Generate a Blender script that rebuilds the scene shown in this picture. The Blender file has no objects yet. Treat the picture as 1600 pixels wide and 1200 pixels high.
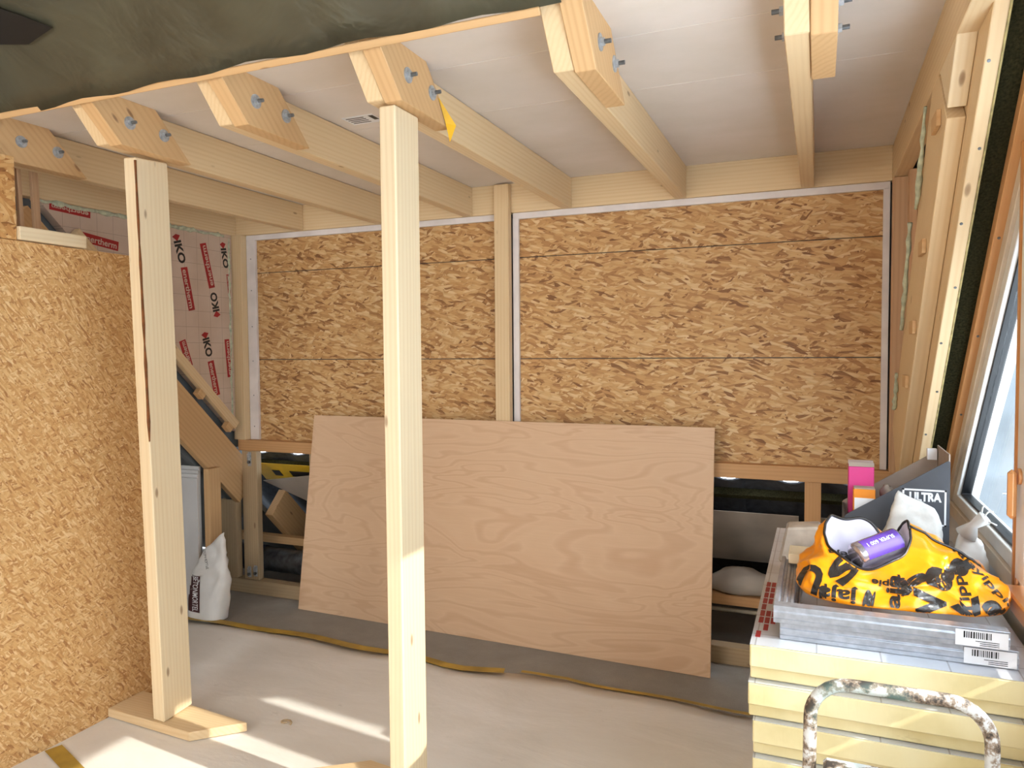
import bpy, bmesh, math, random
from mathutils import Vector, Matrix, noise
from mathutils.bvhtree import BVHTree
random.seed(7)
scene = bpy.context.scene
col = scene.collection

# ------------------------------------------------------------------ camera
R = ((0.9240, 0.0097, -0.3823), (0.3826, -0.0438, 0.9229), (-0.0078, -0.9990, -0.0442))
cam_d = bpy.data.cameras.new('camera'); cam = bpy.data.objects.new('camera', cam_d); col.objects.link(cam)
rt = Vector((R[0][0], R[1][0], R[2][0])); dn = Vector((R[0][1], R[1][1], R[2][1]))
M = Matrix.Identity(4)
up = -dn; back = rt.cross(up)
for i in range(3):
    M[i][0] = rt[i]; M[i][1] = up[i]; M[i][2] = back[i]
M.translation = Vector((0, 0, 1.55))
cam.matrix_world = M
cam_d.sensor_width = 36; cam_d.lens = 36 * 1157 / 1600; cam_d.clip_start = 0.02
scene.camera = cam

# ------------------------------------------------------------------ light
world = bpy.data.worlds.new('sky'); scene.world = world; world.use_nodes = True
bg = world.node_tree.nodes['Background']; bg.inputs[0].default_value = (0.80, 0.89, 1.0, 1); bg.inputs[1].default_value = 10.0
sun_d = bpy.data.lights.new('sun', 'SUN'); sun_d.energy = 6.5; sun_d.angle = math.radians(0.6); sun_d.color = (1, .95, .87)
sun = bpy.data.objects.new('sun', sun_d); col.objects.link(sun)
el = math.radians(33); az = Vector((-.99, .12, 0)).normalized()
sun.rotation_euler = Vector((az.x * math.cos(el), az.y * math.cos(el), -math.sin(el))).to_track_quat('-Z', 'Y').to_euler()
def area(name, loc, target, sx, sy, power, color):
    d = bpy.data.lights.new(name, 'AREA'); d.shape = 'RECTANGLE'; d.size = sx; d.size_y = sy; d.energy = power; d.color = color
    o = bpy.data.objects.new(name, d); col.objects.link(o); o.location = loc
    o.rotation_euler = (Vector(target) - Vector(loc)).to_track_quat('-Z', 'Y').to_euler(); return o
area('rear_fill', (-2.6, -1.85, 1.69), (-2.6, -.85, .69), 3.2, 1.2, 115, (1, .985, .955))  # added fill light behind the camera, stands in for soft daylight
vs = scene.view_settings; vs.view_transform = 'Standard'; vs.look = 'None'; vs.exposure = 0.15; vs.gamma = 1; vs.use_curve_mapping = False

# ------------------------------------------------------------------ materials
def lin(c): return tuple((x / 255 / 12.92) if x / 255 <= .04045 else ((x / 255 + .055) / 1.055) ** 2.4 for x in c) + (1,)
class NT:
    def __init__(s, name):
        s.m = bpy.data.materials.new(name); s.m.use_nodes = True; s.t = s.m.node_tree; s.b = s.t.nodes['Principled BSDF']
    def n(s, ty, **k):
        o = s.t.nodes.new(ty)
        for a, v in k.items(): setattr(o, a, v)
        return o
    def l(s, a, b): s.t.links.new(a, b)
    def math(s, op, a, b=None):
        o = s.n('ShaderNodeMath', operation=op)
        for i, v in enumerate((a, b)):
            if v is None: continue
            if isinstance(v, (int, float)): o.inputs[i].default_value = v
            else: s.l(v, o.inputs[i])
        return o.outputs[0]
    def mix(s, f, a, b, bt='MIX'):
        o = s.n('ShaderNodeMix', data_type='RGBA', blend_type=bt)
        for i, v in ((0, f), (6, a), (7, b)):
            if isinstance(v, (int, float)): o.inputs[i].default_value = v
            elif isinstance(v, tuple): o.inputs[i].default_value = v
            else: s.l(v, o.inputs[i])
        return o.outputs[2]
    def ramp(s, f, stops):
        o = s.n('ShaderNodeValToRGB'); e = o.color_ramp.elements
        while len(e) < len(stops): e.new(.5)
        for x, (p, c) in zip(e, stops): x.position = p; x.color = c
        s.l(f, o.inputs[0]); return o.outputs[0]
    def coords(s, scale=(1, 1, 1), rot=(0, 0, 0), rnd=True):
        tc = s.n('ShaderNodeTexCoord'); v = tc.outputs['Object']
        if rnd:
            oi = s.n('ShaderNodeObjectInfo'); a = s.n('ShaderNodeVectorMath', operation='ADD'); sc = s.n('ShaderNodeVectorMath', operation='SCALE')
            cb = s.n('ShaderNodeCombineXYZ'); s.l(oi.outputs['Random'], cb.inputs[0]); s.l(oi.outputs['Random'], cb.inputs[1]); s.l(oi.outputs['Random'], cb.inputs[2])
            s.l(cb.outputs[0], sc.inputs[0]); sc.inputs['Scale'].default_value = 7.3
            s.l(v, a.inputs[0]); s.l(sc.outputs[0], a.inputs[1]); v = a.outputs[0]
        mp = s.n('ShaderNodeMapping'); mp.inputs['Scale'].default_value = scale; mp.inputs['Rotation'].default_value = rot
        s.l(v, mp.inputs[0]); return mp.outputs[0]
    def noise(s, v, scale, detail=3, rough=.5, dist=0):
        o = s.n('ShaderNodeTexNoise'); s.l(v, o.inputs['Vector']); o.inputs['Scale'].default_value = scale; o.inputs['Detail'].default_value = detail
        o.inputs['Roughness'].default_value = rough; o.inputs['Distortion'].default_value = dist; return o.outputs['Fac']
    def bump(s, h, strength, dist=.003):
        o = s.n('ShaderNodeBump'); o.inputs['Strength'].default_value = strength; o.inputs['Distance'].default_value = dist
        s.l(h, o.inputs['Height']); s.l(o.outputs[0], s.b.inputs['Normal'])
    def out(s, c, rough=.6, metal=0):
        if isinstance(c, tuple): s.b.inputs['Base Color'].default_value = c
        else: s.l(c, s.b.inputs['Base Color'])
        s.b.inputs['Roughness'].default_value = rough; s.b.inputs['Metallic'].default_value = metal; return s.m

def wood(name, light, dark, knot=(120, 78, 42), ring=24, rough=.6, weather=0):
    """grain runs along local X; rings in local YZ, so cut ends show end grain"""
    s = NT(name); v = s.coords((.06, 1, 1))
    w = s.n('ShaderNodeTexWave', wave_type='RINGS', rings_direction='X'); off = s.n('ShaderNodeVectorMath', operation='ADD'); off.inputs[1].default_value = (0, .13, .09)
    s.l(v, off.inputs[0]); s.l(off.outputs[0], w.inputs[0]); w.inputs['Scale'].default_value = ring; w.inputs['Distortion'].default_value = 9; w.inputs['Detail'].default_value = 3; w.inputs['Detail Scale'].default_value = .35
    mid = tuple((a + 2 * b) // 3 for a, b in zip(light, dark)); lv = s.noise(s.coords((.5, 4, 4)), 2.5, 2); c = s.mix(s.math('MULTIPLY', s.math('MULTIPLY', w.outputs['Fac'], w.outputs['Fac']), s.math('MULTIPLY', lv, 1.3)), lin(light), lin(mid))
    v2 = s.coords((1.2, 30, 30)); fine = s.noise(v2, 4, 3)
    c = s.mix(s.math('MULTIPLY', fine, .45), c, lin(tuple(int(x * .86) for x in light)))
    big = s.noise(s.coords((.8, 3, 3)), 1.6, 2); c = s.mix(s.math('MULTIPLY', big, .35), c, lin(tuple(min(255, int(x * k)) for x, k in zip(dark, (1.02, .98, .92)))))
    # knots
    vo = s.n('ShaderNodeTexVoronoi'); s.l(s.coords((1.1, 3.2, 3.2)), vo.inputs['Vector']); vo.inputs['Scale'].default_value = 3.1
    k = s.ramp(vo.outputs['Distance'], [(0, (1, 1, 1, 1)), (.05, (.8, .8, .8, 1)), (.085, (0, 0, 0, 1))])
    c = s.mix(s.math('MULTIPLY', k, .75), c, lin(knot))
    if weather: c = s.mix(s.math('MULTIPLY', s.noise(s.coords((3, 9, 9)), 2, 4), weather), c, lin((120, 112, 100)))
    s.bump(fine, .25, .001); return s.out(c, rough)
def osb(name, axes, sx, sy, cols, angs=(8, 74, -38, 35, -68, -12, 52), rough=.62):
    """pressed flakes: stretched cells at many angles, laid over one another"""
    s = NT(name); tc = s.n('ShaderNodeTexCoord'); sp = s.n('ShaderNodeSeparateXYZ'); s.l(tc.outputs['Object'], sp.inputs[0])
    cb = s.n('ShaderNodeCombineXYZ'); s.l(sp.outputs[axes[0]], cb.inputs[0]); s.l(sp.outputs[axes[1]], cb.inputs[1])
    nz = s.n('ShaderNodeTexNoise'); s.l(cb.outputs[0], nz.inputs['Vector']); nz.inputs['Scale'].default_value = 5; nz.inputs['Detail'].default_value = 2
    sub = s.n('ShaderNodeVectorMath', operation='MULTIPLY_ADD'); s.l(nz.outputs['Color'], sub.inputs[0]); sub.inputs[1].default_value = (.05, .05, 0); s.l(cb.outputs[0], sub.inputs[2])
    base = None; hsum = None
    for k, ang in enumerate(angs):
        mp = s.n('ShaderNodeMapping', vector_type='POINT'); mp.inputs['Rotation'].default_value = (0, 0, math.radians(ang)); mp.inputs['Location'].default_value = (k * 3.7, k * 1.9, 0)
        s.l(sub.outputs[0], mp.inputs[0])
        m2 = s.n('ShaderNodeMapping'); m2.inputs['Scale'].default_value = (sx * (1 + .13 * k), sy * (1 + .1 * ((k * 3) % 4)), 1); s.l(mp.outputs[0], m2.inputs[0])
        vo = s.n('ShaderNodeTexVoronoi', voronoi_dimensions='2D'); s.l(m2.outputs[0], vo.inputs['Vector']); vo.inputs['Scale'].default_value = 1
        se = s.n('ShaderNodeSeparateColor'); s.l(vo.outputs['Color'], se.inputs[0])
        m3 = s.n('ShaderNodeMapping'); m3.inputs['Scale'].default_value = (sx * 2, sy * 9, 1); s.l(mp.outputs[0], m3.inputs[0])
        gr = s.noise(m3.outputs[0], 1, 2)
        t = s.math('ADD', se.outputs[1], s.math('MULTIPLY', s.math('SUBTRACT', gr, .5), .45))
        c = s.ramp(t, [(0, lin(cols[0])), (.12, lin(cols[1])), (.4, lin(cols[2])), (.75, lin(cols[3])), (1, lin(cols[4]))])
        edge = s.ramp(vo.outputs['Distance'], [(.35, (1, 1, 1, 1)), (.8, (.74, .69, .64, 1))]); c = s.mix(.6, c, edge, 'MULTIPLY')
        if base is None: base = c; hsum = se.outputs[2]
        else:
            msk = s.math('GREATER_THAN', se.outputs[0], .5); base = s.mix(msk, base, c)
            hm = s.n('ShaderNodeMix', data_type='FLOAT'); s.l(msk, hm.inputs[0]); s.l(hsum, hm.inputs[2]); s.l(se.outputs[2], hm.inputs[3]); hsum = hm.outputs[0]
    big = s.noise(cb.outputs[0], 1.3, 3); base = s.mix(s.math('MULTIPLY', big, .3), base, lin(cols[1]))
    s.bump(hsum, .35, .002); return s.out(base, rough)
def plain(name, c, rough=.6, metal=0, var=.12, scale=8, bump=0):
    s = NT(name); n = s.noise(s.coords(), scale, 4)
    d = tuple(int(x * (1 - var * 1.6)) for x in c); cc = s.ramp(n, [(.3, lin(d)), (.7, lin(c))])
    if bump: s.bump(n, bump, .004)
    return s.out(cc, rough, metal)

M_ = {}
M_['spruce'] = wood('spruce', (230, 205, 164), (212, 180, 134))
M_['spruce_pale'] = wood('spruce_pale', (236, 218, 184), (220, 194, 152), ring=26)
M_['rafter'] = wood('old_rafter', (216, 178, 130), (192, 150, 102), knot=(96, 56, 28), ring=19)
M_['rail'] = wood('rail_wood', (206, 160, 110), (186, 138, 90), knot=(110, 66, 34))
M_['greyed'] = wood('greyed_spruce', (198, 172, 134), (172, 142, 104), weather=.35)
M_['orange_wood'] = wood('stained_wood', (218, 166, 112), (198, 140, 86), knot=(120, 60, 28))
M_['pinkish'] = wood('pinkish_wood', (214, 176, 138), (188, 146, 108))
M_['osb_back'] = osb('osb_back', (0, 2), 11, 72, [(116, 74, 40), (172, 124, 74), (200, 154, 98), (214, 174, 120), (228, 198, 150)], (4, 62, -30, 26, -52, -9, 15))
M_['osb_left'] = osb('osb_left', (1, 2), 22, 140, [(158, 108, 60), (192, 142, 86), (210, 164, 106), (222, 182, 126), (236, 206, 156)])
M_['osb_piece'] = osb('osb_piece', (1, 2), 15, 60, [(120, 74, 36), (170, 116, 60), (198, 146, 86), (214, 168, 108), (228, 190, 136)])
M_['white_trim'] = plain('white_trim', (234, 226, 222), .5, var=.05)
def m_ceiling():
    s = NT('ceiling_board'); n = s.noise(s.coords((1, 1.5, 1)), 2.2, 5, .6)
    c = s.ramp(n, [(.3, lin((214, 204, 192))), (.7, lin((226, 216, 208)))])
    return s.out(c, .75)
M_['ceiling'] = m_ceiling()
def m_membrane():
    s = NT('green_membrane'); v = s.coords((1, 1, 1), rnd=False); n = s.noise(v, 3.2, 4, .55, .6); c = s.ramp(n, [(.3, lin((64, 60, 46))), (.7, lin((84, 82, 66)))])
    s.bump(n, .9, .03); return s.out(c, .38)
M_['membrane'] = m_membrane()
M_['felt'] = plain('dark_felt', (58, 56, 38), .9, var=.25, scale=160, bump=.4)
M_['felt'].node_tree.nodes['Principled BSDF'].inputs['Specular IOR Level'].default_value = 0
M_['black_tape'] = plain('black_tape', (20, 19, 18), .5)
def m_concrete():
    s = NT('screed'); n = s.noise(s.coords(rnd=False), 4, 6, .65); f = s.noise(s.coords(rnd=False), 160, 2)
    c = s.mix(s.math('MULTIPLY', f, .4), s.ramp(n, [(.3, lin((142, 136, 128))), (.7, lin((164, 158, 150)))]), lin((120, 115, 108))); s.bump(f, .5, .003); return s.out(c, .85)
M_['concrete'] = m_concrete()
def m_paper():
    s = NT('floor_paper'); n = s.noise(s.coords((1, 2, 1), rnd=False), 2.0, 6, .6, .4); st = s.noise(s.coords(rnd=False), 9, 4, .7)
    c = s.ramp(n, [(.25, lin((222, 216, 206))), (.7, lin((236, 231, 224)))])
    c = s.mix(s.ramp(st, [(.66, (0, 0, 0, 1)), (.78, (.35, .35, .35, 1))]), c, lin((150, 138, 122))); s.bump(n, .35, .02); return s.out(c, .55)
M_['paper'] = m_paper()
M_['yellow_tape'] = plain('yellow_tape', (196, 158, 62), .5, var=.15)
def m_ply():
    s = NT('plywood'); tc = s.n('ShaderNodeTexCoord'); mp = s.n('ShaderNodeMapping'); mp.inputs['Scale'].default_value = (.55, 1, 2.4); s.l(tc.outputs['Object'], mp.inputs[0])
    n = s.noise(mp.outputs[0], 1.5, 3, .45, .7); w = s.math('SINE', s.math('MULTIPLY', n, 95))
    c = s.ramp(s.math('ADD', s.math('MULTIPLY', w, .5), .5), [(0, lin((214, 178, 142))), (.6, lin((218, 184, 149))), (1, lin((203, 164, 128)))])
    b = s.noise(mp.outputs[0], 2.2, 3); c = s.mix(s.math('MULTIPLY', b, .6), c, lin((220, 187, 154)))
    m2 = s.n('ShaderNodeMapping'); m2.inputs['Scale'].default_value = (3, 3, 90); s.l(tc.outputs['Object'], m2.inputs[0]); c = s.mix(s.math('MULTIPLY', s.noise(m2.outputs[0], 2, 2), .25), c, lin((178, 134, 106)))
    return s.out(c, .5)
M_['plywood'] = m_ply()
def m_foil(name, c1, c2, rough, metal, grid=None, axes=(1, 2)):
    s = NT(name); tc = s.n('ShaderNodeTexCoord'); n = s.noise(s.coords(rnd=False), 6, 4); c = s.ramp(n, [(.3, lin(c1)), (.7, lin(c2))])
    if grid:
        sp = s.n('ShaderNodeSeparateXYZ'); s.l(tc.outputs['Object'], sp.inputs[0]); g = None
        for a in axes:
            fr = s.math('FRACT', s.math('MULTIPLY', sp.outputs[a], 1 / grid)); k = s.math('LESS_THAN', fr, .025); g = k if g is None else s.math('MAXIMUM', g, k)
        c = s.mix(s.math('MULTIPLY', g, .45), c, lin((110, 92, 82)))
    s.bump(n, .15, .01); return s.out(c, rough, metal)
M_['pir_face'] = m_foil('insulation_facing', (196, 172, 152), (208, 186, 168), .5, .0, .095)
M_['pir_top'] = m_foil('insulation_top_foil', (196, 198, 204), (216, 218, 222), .35, .35, .13, (0, 1))
def m_pir():
    s = NT('pir_foam'); v = s.coords((6, 6, 90)); n = s.noise(v, 1.3, 3); f = s.noise(s.coords((60, 60, 14), (0, .3, 0)), 1.2, 3)
    c = s.ramp(s.noise(s.coords(), 6, 4), [(.25, lin((214, 196, 138))), (.5, lin((232, 218, 168))), (.8, lin((240, 230, 188)))])
    d = s.ramp(s.noise(s.coords((2, 2, 5)), 3, 5, .7), [(.62, (0, 0, 0, 1)), (.75, (.5, .5, .5, 1))]); c = s.mix(d, c, lin((176, 152, 108)))
    s.bump(f, .3, .003); return s.out(c, .85)
M_['pir'] = m_pir()
M_['foam'] = plain('expanding_foam', (206, 212, 184), .7, var=.15, scale=40, bump=.6)
M_['foam_yellow'] = plain('foam_strip', (206, 190, 130), .8, var=.2, scale=40)
M_['red'] = plain('red_print', (176, 38, 42), .5, var=.1)
M_['blackp'] = plain('black_print', (30, 27, 27), .45, var=.1)
M_['letter'] = plain('pale_letter', (206, 180, 162), .5, var=.05)
M_['zinc'] = plain('zinc', (200, 204, 208), .4, .45, var=.15, scale=60)
M_['darkzinc'] = plain('dark_steel', (130, 134, 138), .4, .5, var=.2, scale=60)
M_['alu'] = plain('aluminium', (186, 190, 198), .42, .75, var=.08, scale=50)
M_['orange_bag'] = plain('orange_plastic', (248, 152, 18), .28, var=.04, scale=5)
M_['bag_print'] = plain('bag_print', (44, 38, 34), .3, var=.2, scale=12)
M_['bag_inside'] = plain('bag_lining', (214, 206, 222), .35, var=.06)
M_['white_cloth'] = plain('white_sack', (226, 226, 222), .7, var=.08, scale=30, bump=.3)
M_['white_plastic'] = plain('white_plastic', (232, 230, 226), .35, var=.04)
M_['cream_frame'] = plain('cream_frame', (222, 206, 184), .4, var=.05)
M_['white_board'] = plain('white_board', (214, 214, 214), .6, var=.05, scale=3)
M_['grey_foil'] = plain('grey_roof_foil', (112, 118, 122), .6, var=.15, scale=4)
M_['white_foil'] = plain('white_roof_foil', (186, 176, 164), .6, var=.1, scale=4, bump=.3)
M_['yellow_foil'] = plain('yellow_foil', (222, 182, 42), .5, var=.1)
M_['tile'] = plain('roof_tile', (44, 45, 50), .7, var=.3, scale=30)
M_['carton'] = plain('dark_carton', (72, 74, 80), .6, var=.08)
M_['carton_in'] = plain('carton_inside', (168, 152, 138), .8, var=.08)
M_['pink'] = plain('pink_card', (212, 58, 132), .5, var=.06)
M_['orange_card'] = plain('orange_card', (244, 146, 30), .5, var=.06)
M_['paper_white'] = plain('white_label', (232, 232, 234), .5, var=.03)
M_['purple'] = plain('purple_label', (104, 72, 168), .25, var=.08)
M_['silver'] = plain('silver_can', (196, 190, 200), .22, .8, var=.1)
M_['maroon'] = plain('maroon_print', (74, 38, 40), .5, var=.1)
M_['duct'] = plain('foil_duct', (120, 124, 130), .35, .7, var=.25, scale=20)
M_['dark_blue'] = plain('dark_blue_plastic', (34, 42, 60), .5)
M_['pipe'] = plain('cream_pipe', (196, 184, 160), .5)
M_['yellow_flag'] = plain('yellow_plastic', (240, 182, 20), .4)
M_['tan'] = plain('tan_lacquer', (214, 150, 92), .35, var=.08)
M_['gasket'] = plain('black_gasket', (22, 23, 26), .5)
M_['outside'] = plain('outside_wall', (196, 194, 190), .8, var=.1, scale=2)
M_['wrap'] = plain('plastic_wrap', (176, 164, 152), .2, var=.2, scale=12)
def m_paint():
    s = NT('splattered_paint'); a = s.noise(s.coords(), 22, 5, .7); c = s.ramp(a, [(.40, lin((62, 54, 48))), (.47, lin((150, 130, 110))), (.52, lin((206, 206, 202))), (.75, lin((226, 226, 222)))])
    b = s.noise(s.coords(), 9, 2); c = s.mix(s.ramp(b, [(.55, (0, 0, 0, 1)), (.7, (.6, .6, .6, 1))]), c, lin((120, 156, 148))); s.bump(a, .4, .002); return s.out(c, .5)
M_['paint'] = m_paint()
def m_glass():
    s = NT('window_glass'); t = s.t; tr = s.n('ShaderNodeBsdfTransparent'); gl = s.n('ShaderNodeBsdfGlossy'); gl.inputs['Roughness'].default_value = .02
    mx = s.n('ShaderNodeMixShader'); mx.inputs[0].default_value = .12; tr.inputs[0].default_value = (.93, .95, .95, 1)
    s.l(tr.outputs[0], mx.inputs[1]); s.l(gl.outputs[0], mx.inputs[2]); s.l(mx.outputs[0], t.nodes['Material Output'].inputs[0]); return s.m
M_['glass'] = m_glass()

# ------------------------------------------------------------------ helpers
def tag(o, label=None, cat=None, group=None, kind=None):
    if label: o['label'] = label
    if cat: o['category'] = cat
    if group: o['group'] = group
    if kind: o['kind'] = kind
    return o
def parent(o, p):
    if p is not None:
        o.parent = p; o.matrix_parent_inverse = p.matrix_basis.inverted()
def empty(name, loc, label=None, cat=None, group=None, kind=None):
    o = bpy.data.objects.new(name, None); col.objects.link(o); o.location = loc; o.empty_display_size = .05
    return tag(o, label, cat, group, kind)
def mesh(name, V, F, mat, par=None, smooth=False, bevel=0):
    me = bpy.data.meshes.new(name); me.from_pydata([tuple(v) for v in V], [], F); me.update()
    me.materials.append(M_[mat] if isinstance(mat, str) else mat)
    if smooth:
        for p in me.polygons: p.use_smooth = True
    o = bpy.data.objects.new(name, me); col.objects.link(o); parent(o, par)
    if bevel:
        b = o.modifiers.new('bevel', 'BEVEL'); b.width = bevel; b.segments = 1; b.limit_method = 'ANGLE'
    return o
BF = [(0, 3, 2, 1), (4, 5, 6, 7), (0, 1, 5, 4), (1, 2, 6, 5), (2, 3, 7, 6), (3, 0, 4, 7)]
def box(name, x0, x1, y0, y1, z0, z1, mat, par=None, bevel=.002):
    V = [(x0, y0, z0), (x1, y0, z0), (x1, y1, z0), (x0, y1, z0), (x0, y0, z1), (x1, y0, z1), (x1, y1, z1), (x0, y1, z1)]
    return mesh(name, V, BF, mat, par, bevel=bevel)
def hexa(name, P, mat, par=None, bevel=.002):  # 8 corners, bottom ring then top ring
    return mesh(name, P, BF, mat, par, bevel=bevel)
def timber(name, p0, p1, w, h, mat, par=None, upv=(0, 0, 1), bevel=.002):
    """length along local X, w across, h along upv"""
    p0 = Vector(p0); p1 = Vector(p1); d = p1 - p0; L = d.length; x = d / L; z = Vector(upv); z = (z - x * z.dot(x)).normalized(); y = z.cross(x)
    V = [(sx * L / 2, sy * w / 2, sz * h / 2) for sz in (-1, 1) for sx, sy in ((-1, -1), (1, -1), (1, 1), (-1, 1))]
    o = mesh(name, V, BF, mat, None, bevel=bevel)
    m = Matrix.Identity(4)
    for i in range(3): m[i][0] = x[i]; m[i][1] = y[i]; m[i][2] = z[i]
    m.translation = (p0 + p1) / 2; o.matrix_world = m
    if par is not None: parent(o, par)
    return o
def prism(name, pts, axis, a0, a1, mat, par=None, bevel=0, grain=False):
    """polygon in the plane across `axis`, from a0 to a1"""
    def P(p, a): return {'x': (a, p[0], p[1]), 'y': (p[0], a, p[1]), 'z': (p[0], p[1], a)}[axis]
    n = len(pts); V = [P(p, a0) for p in pts] + [P(p, a1) for p in pts]
    F = [tuple(range(n - 1, -1, -1)), tuple(range(n, 2 * n))] + [(i, (i + 1) % n, n + (i + 1) % n, n + i) for i in range(n)]
    o = mesh(name, V, F, mat, par, bevel=bevel)
    bm = bmesh.new(); bm.from_mesh(o.data); bmesh.ops.recalc_face_normals(bm, faces=bm.faces); bm.to_mesh(o.data); bm.free()
    return o
def tube(name, pts, r, mat, par=None, seg=10, closed_ends=True):
    pts = [Vector(p) for p in pts]; V = []; F = []; n = len(pts); prev = None
    for i, p in enumerate(pts):
        t = (pts[min(i + 1, n - 1)] - pts[max(i - 1, 0)]).normalized()
        a = prev if prev is not None else (Vector((0, 0, 1)) if abs(t.z) < .9 else Vector((1, 0, 0)))
        u = (a - t * a.dot(t)).normalized(); prev = u; w = t.cross(u)
        rr = r[i] if isinstance(r, (list, tuple)) else r
        V += [p + (u * math.cos(k * 2 * math.pi / seg) + w * math.sin(k * 2 * math.pi / seg)) * rr for k in range(seg)]
    for i in range(n - 1):
        for k in range(seg):
            F.append((i * seg + k, i * seg + (k + 1) % seg, (i + 1) * seg + (k + 1) % seg, (i + 1) * seg + k))
    if closed_ends: F += [tuple(range(seg - 1, -1, -1)), tuple(range((n - 1) * seg, n * seg))]
    return mesh(name, V, F, mat, par, smooth=True)
def cyl(name, c, axis, r, h, mat, par=None, seg=14):
    c = Vector(c); a = Vector(axis).normalized(); return flat(tube(name, [c, c + a * h], r, mat, par, seg))
def flat(o):
    for p in o.data.polygons: p.use_smooth = False
    return o
def arc(c, r, a0, a1, n, u, v):
    c = Vector(c); u = Vector(u); v = Vector(v)
    return [c + (u * math.cos(a0 + (a1 - a0) * i / n) + v * math.sin(a0 + (a1 - a0) * i / n)) * r for i in range(n + 1)]
_tc = {}
def text_geo(body, bold=0.0, font_res=3):
    if (body, bold) in _tc: return _tc[(body, bold)]
    cu = bpy.data.curves.new('t', 'FONT'); cu.body = body; cu.offset = bold; cu.resolution_u = font_res; cu.align_x = 'CENTER'; cu.align_y = 'CENTER'
    o = bpy.data.objects.new('t', cu); col.objects.link(o); bpy.context.view_layer.update()
    me = o.evaluated_get(bpy.context.evaluated_depsgraph_get()).to_mesh()
    V = [v.co.copy() for v in me.vertices]; F = [tuple(p.vertices) for p in me.polygons]
    bpy.data.objects.remove(o); bpy.data.curves.remove(cu); _tc[(body, bold)] = (V, F); return V, F
def text(name, body, org, u, v, w, h, mat, par=None, bold=.0, bvh=None, lift=.0006, skin=.0018):
    """lettering w wide and h tall, centred on org, reading along u with v up; pressed onto a curved surface if bvh"""
    V, F = text_geo(body, bold); org = Vector(org); u = Vector(u).normalized(); v = Vector(v).normalized(); nrm = u.cross(v)
    xs = [p.x for p in V]; ys = [p.y for p in V]; kx = w / (max(xs) - min(xs)); ky = h / (max(ys) - min(ys)); cx = (max(xs) + min(xs)) / 2; cy = (max(ys) + min(ys)) / 2
    if bvh is None:
        return mesh(name, [org + u * (p.x - cx) * kx + v * (p.y - cy) * ky + nrm * lift for p in V], F, mat, par)
    bm = bmesh.new(); vs_ = [bm.verts.new(((p.x - cx) * kx, (p.y - cy) * ky, 0)) for p in V]
    for f in F:
        try: bm.faces.new([vs_[i] for i in f])
        except ValueError: pass
    bmesh.ops.triangulate(bm, faces=bm.faces)
    for _ in range(4):
        es = [e for e in bm.edges if e.calc_length() > .008]
        if not es: break
        bmesh.ops.subdivide_edges(bm, edges=es, cuts=1); bmesh.ops.triangulate(bm, faces=bm.faces)
    dead = []
    for q in bm.verts:
        st = org + u * q.co.x + v * q.co.y + nrm * .5; hit = bvh.ray_cast(st, -nrm)
        if hit[0] is None: dead.append(q)
        else: q.co = hit[0] + nrm * skin
    bmesh.ops.delete(bm, geom=dead, context='VERTS')
    me = bpy.data.meshes.new(name); bm.to_mesh(me); bm.free(); me.materials.append(M_[mat]); o = bpy.data.objects.new(name, me); col.objects.link(o); parent(o, par); return o
def blob(name, V2, F2, mat, par=None): return mesh(name, V2, F2, mat, par, smooth=True)
S2 = math.sqrt(.5); SL = Vector((0, S2, -S2)); UPN = Vector((0, S2, S2))   # down the roof slope, and square to it

# ------------------------------------------------------------------ setting: floor, walls, ceiling, roof
fl = tag(box('floor', -6, .46, -2.6, 4.85, -.1, 0, 'concrete', bevel=0), 'grey sand-cement screed floor running back under the knee wall', 'floor', kind='structure')
# protective paper with a wavy far edge
nx = 90; V = []; F = []
def edge_y(x): return 3.215 + .012 * math.sin(x * 4.1) + .01 * math.sin(x * 9.7 + 1) - (.035 * math.exp(-((x + 1.62) / .18) ** 2)) + .012 * math.exp(-((x + 1.06) / .05) ** 2)
ny = 60
for j in range(ny + 1):
    for i in range(nx + 1):
        x = -3.40 + (3.855) * i / nx; t = j / ny; y = -2.4 + (edge_y(x) + 2.4) * t
        z = .004 + .003 * noise.noise(Vector((x * 2.2, y * 2.2, 0))) + (.006 * (1 + math.sin(x * 6)) * max(0, (t - .965) / .035))
        V.append((x, y, max(.0015, z)))
F = [(j * (nx + 1) + i, j * (nx + 1) + i + 1, (j + 1) * (nx + 1) + i + 1, (j + 1) * (nx + 1) + i) for j in range(ny) for i in range(nx)]
pp = mesh('floor_paper', V, F, 'paper', smooth=True); so = pp.modifiers.new('s', 'SOLIDIFY'); so.thickness = .0015; so.offset = -1
tag(pp, 'pale grey protective paper laid over most of the floor', 'floor paper')
def tape_strip(name, pts, w, label):
    V = []; F = []
    for i, (x, y, z) in enumerate(pts):
        a = Vector(pts[max(i - 1, 0)]); b = Vector(pts[min(i + 1, len(pts) - 1)]); d = (b - a).normalized(); n = Vector((-d.y, d.x, 0)).normalized(); c = Vector((x, y, z))
        V += [c - n * w / 2, c + n * w / 2, c + n * w / 2 + Vector((0, 0, .001)), c - n * w / 2 + Vector((0, 0, .001))]
    for i in range(len(pts) - 1):
        for k in range(4): F.append((i * 4 + k, i * 4 + (k + 1) % 4, i * 4 + 4 + (k + 1) % 4, i * 4 + 4 + k))
    F += [(3, 2, 1, 0), tuple(len(V) - 4 + k for k in range(4))]
    return tag(mesh(name, V, F, 'yellow_tape'), label, 'tape')
tape_strip('floor_tape', [(-3.38 + i * .1, edge_y(-3.38 + i * .1) - .012, .019) for i in range(21)], .05, 'yellow tape along the far left edge of the floor paper')
tape_strip('floor_tape', [(-1.30 + i * .075, edge_y(-1.30 + i * .075) - .004, .02) for i in range(15)], .022, 'thin ochre tape along the far edge of the paper before the plywood sheet')
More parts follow.
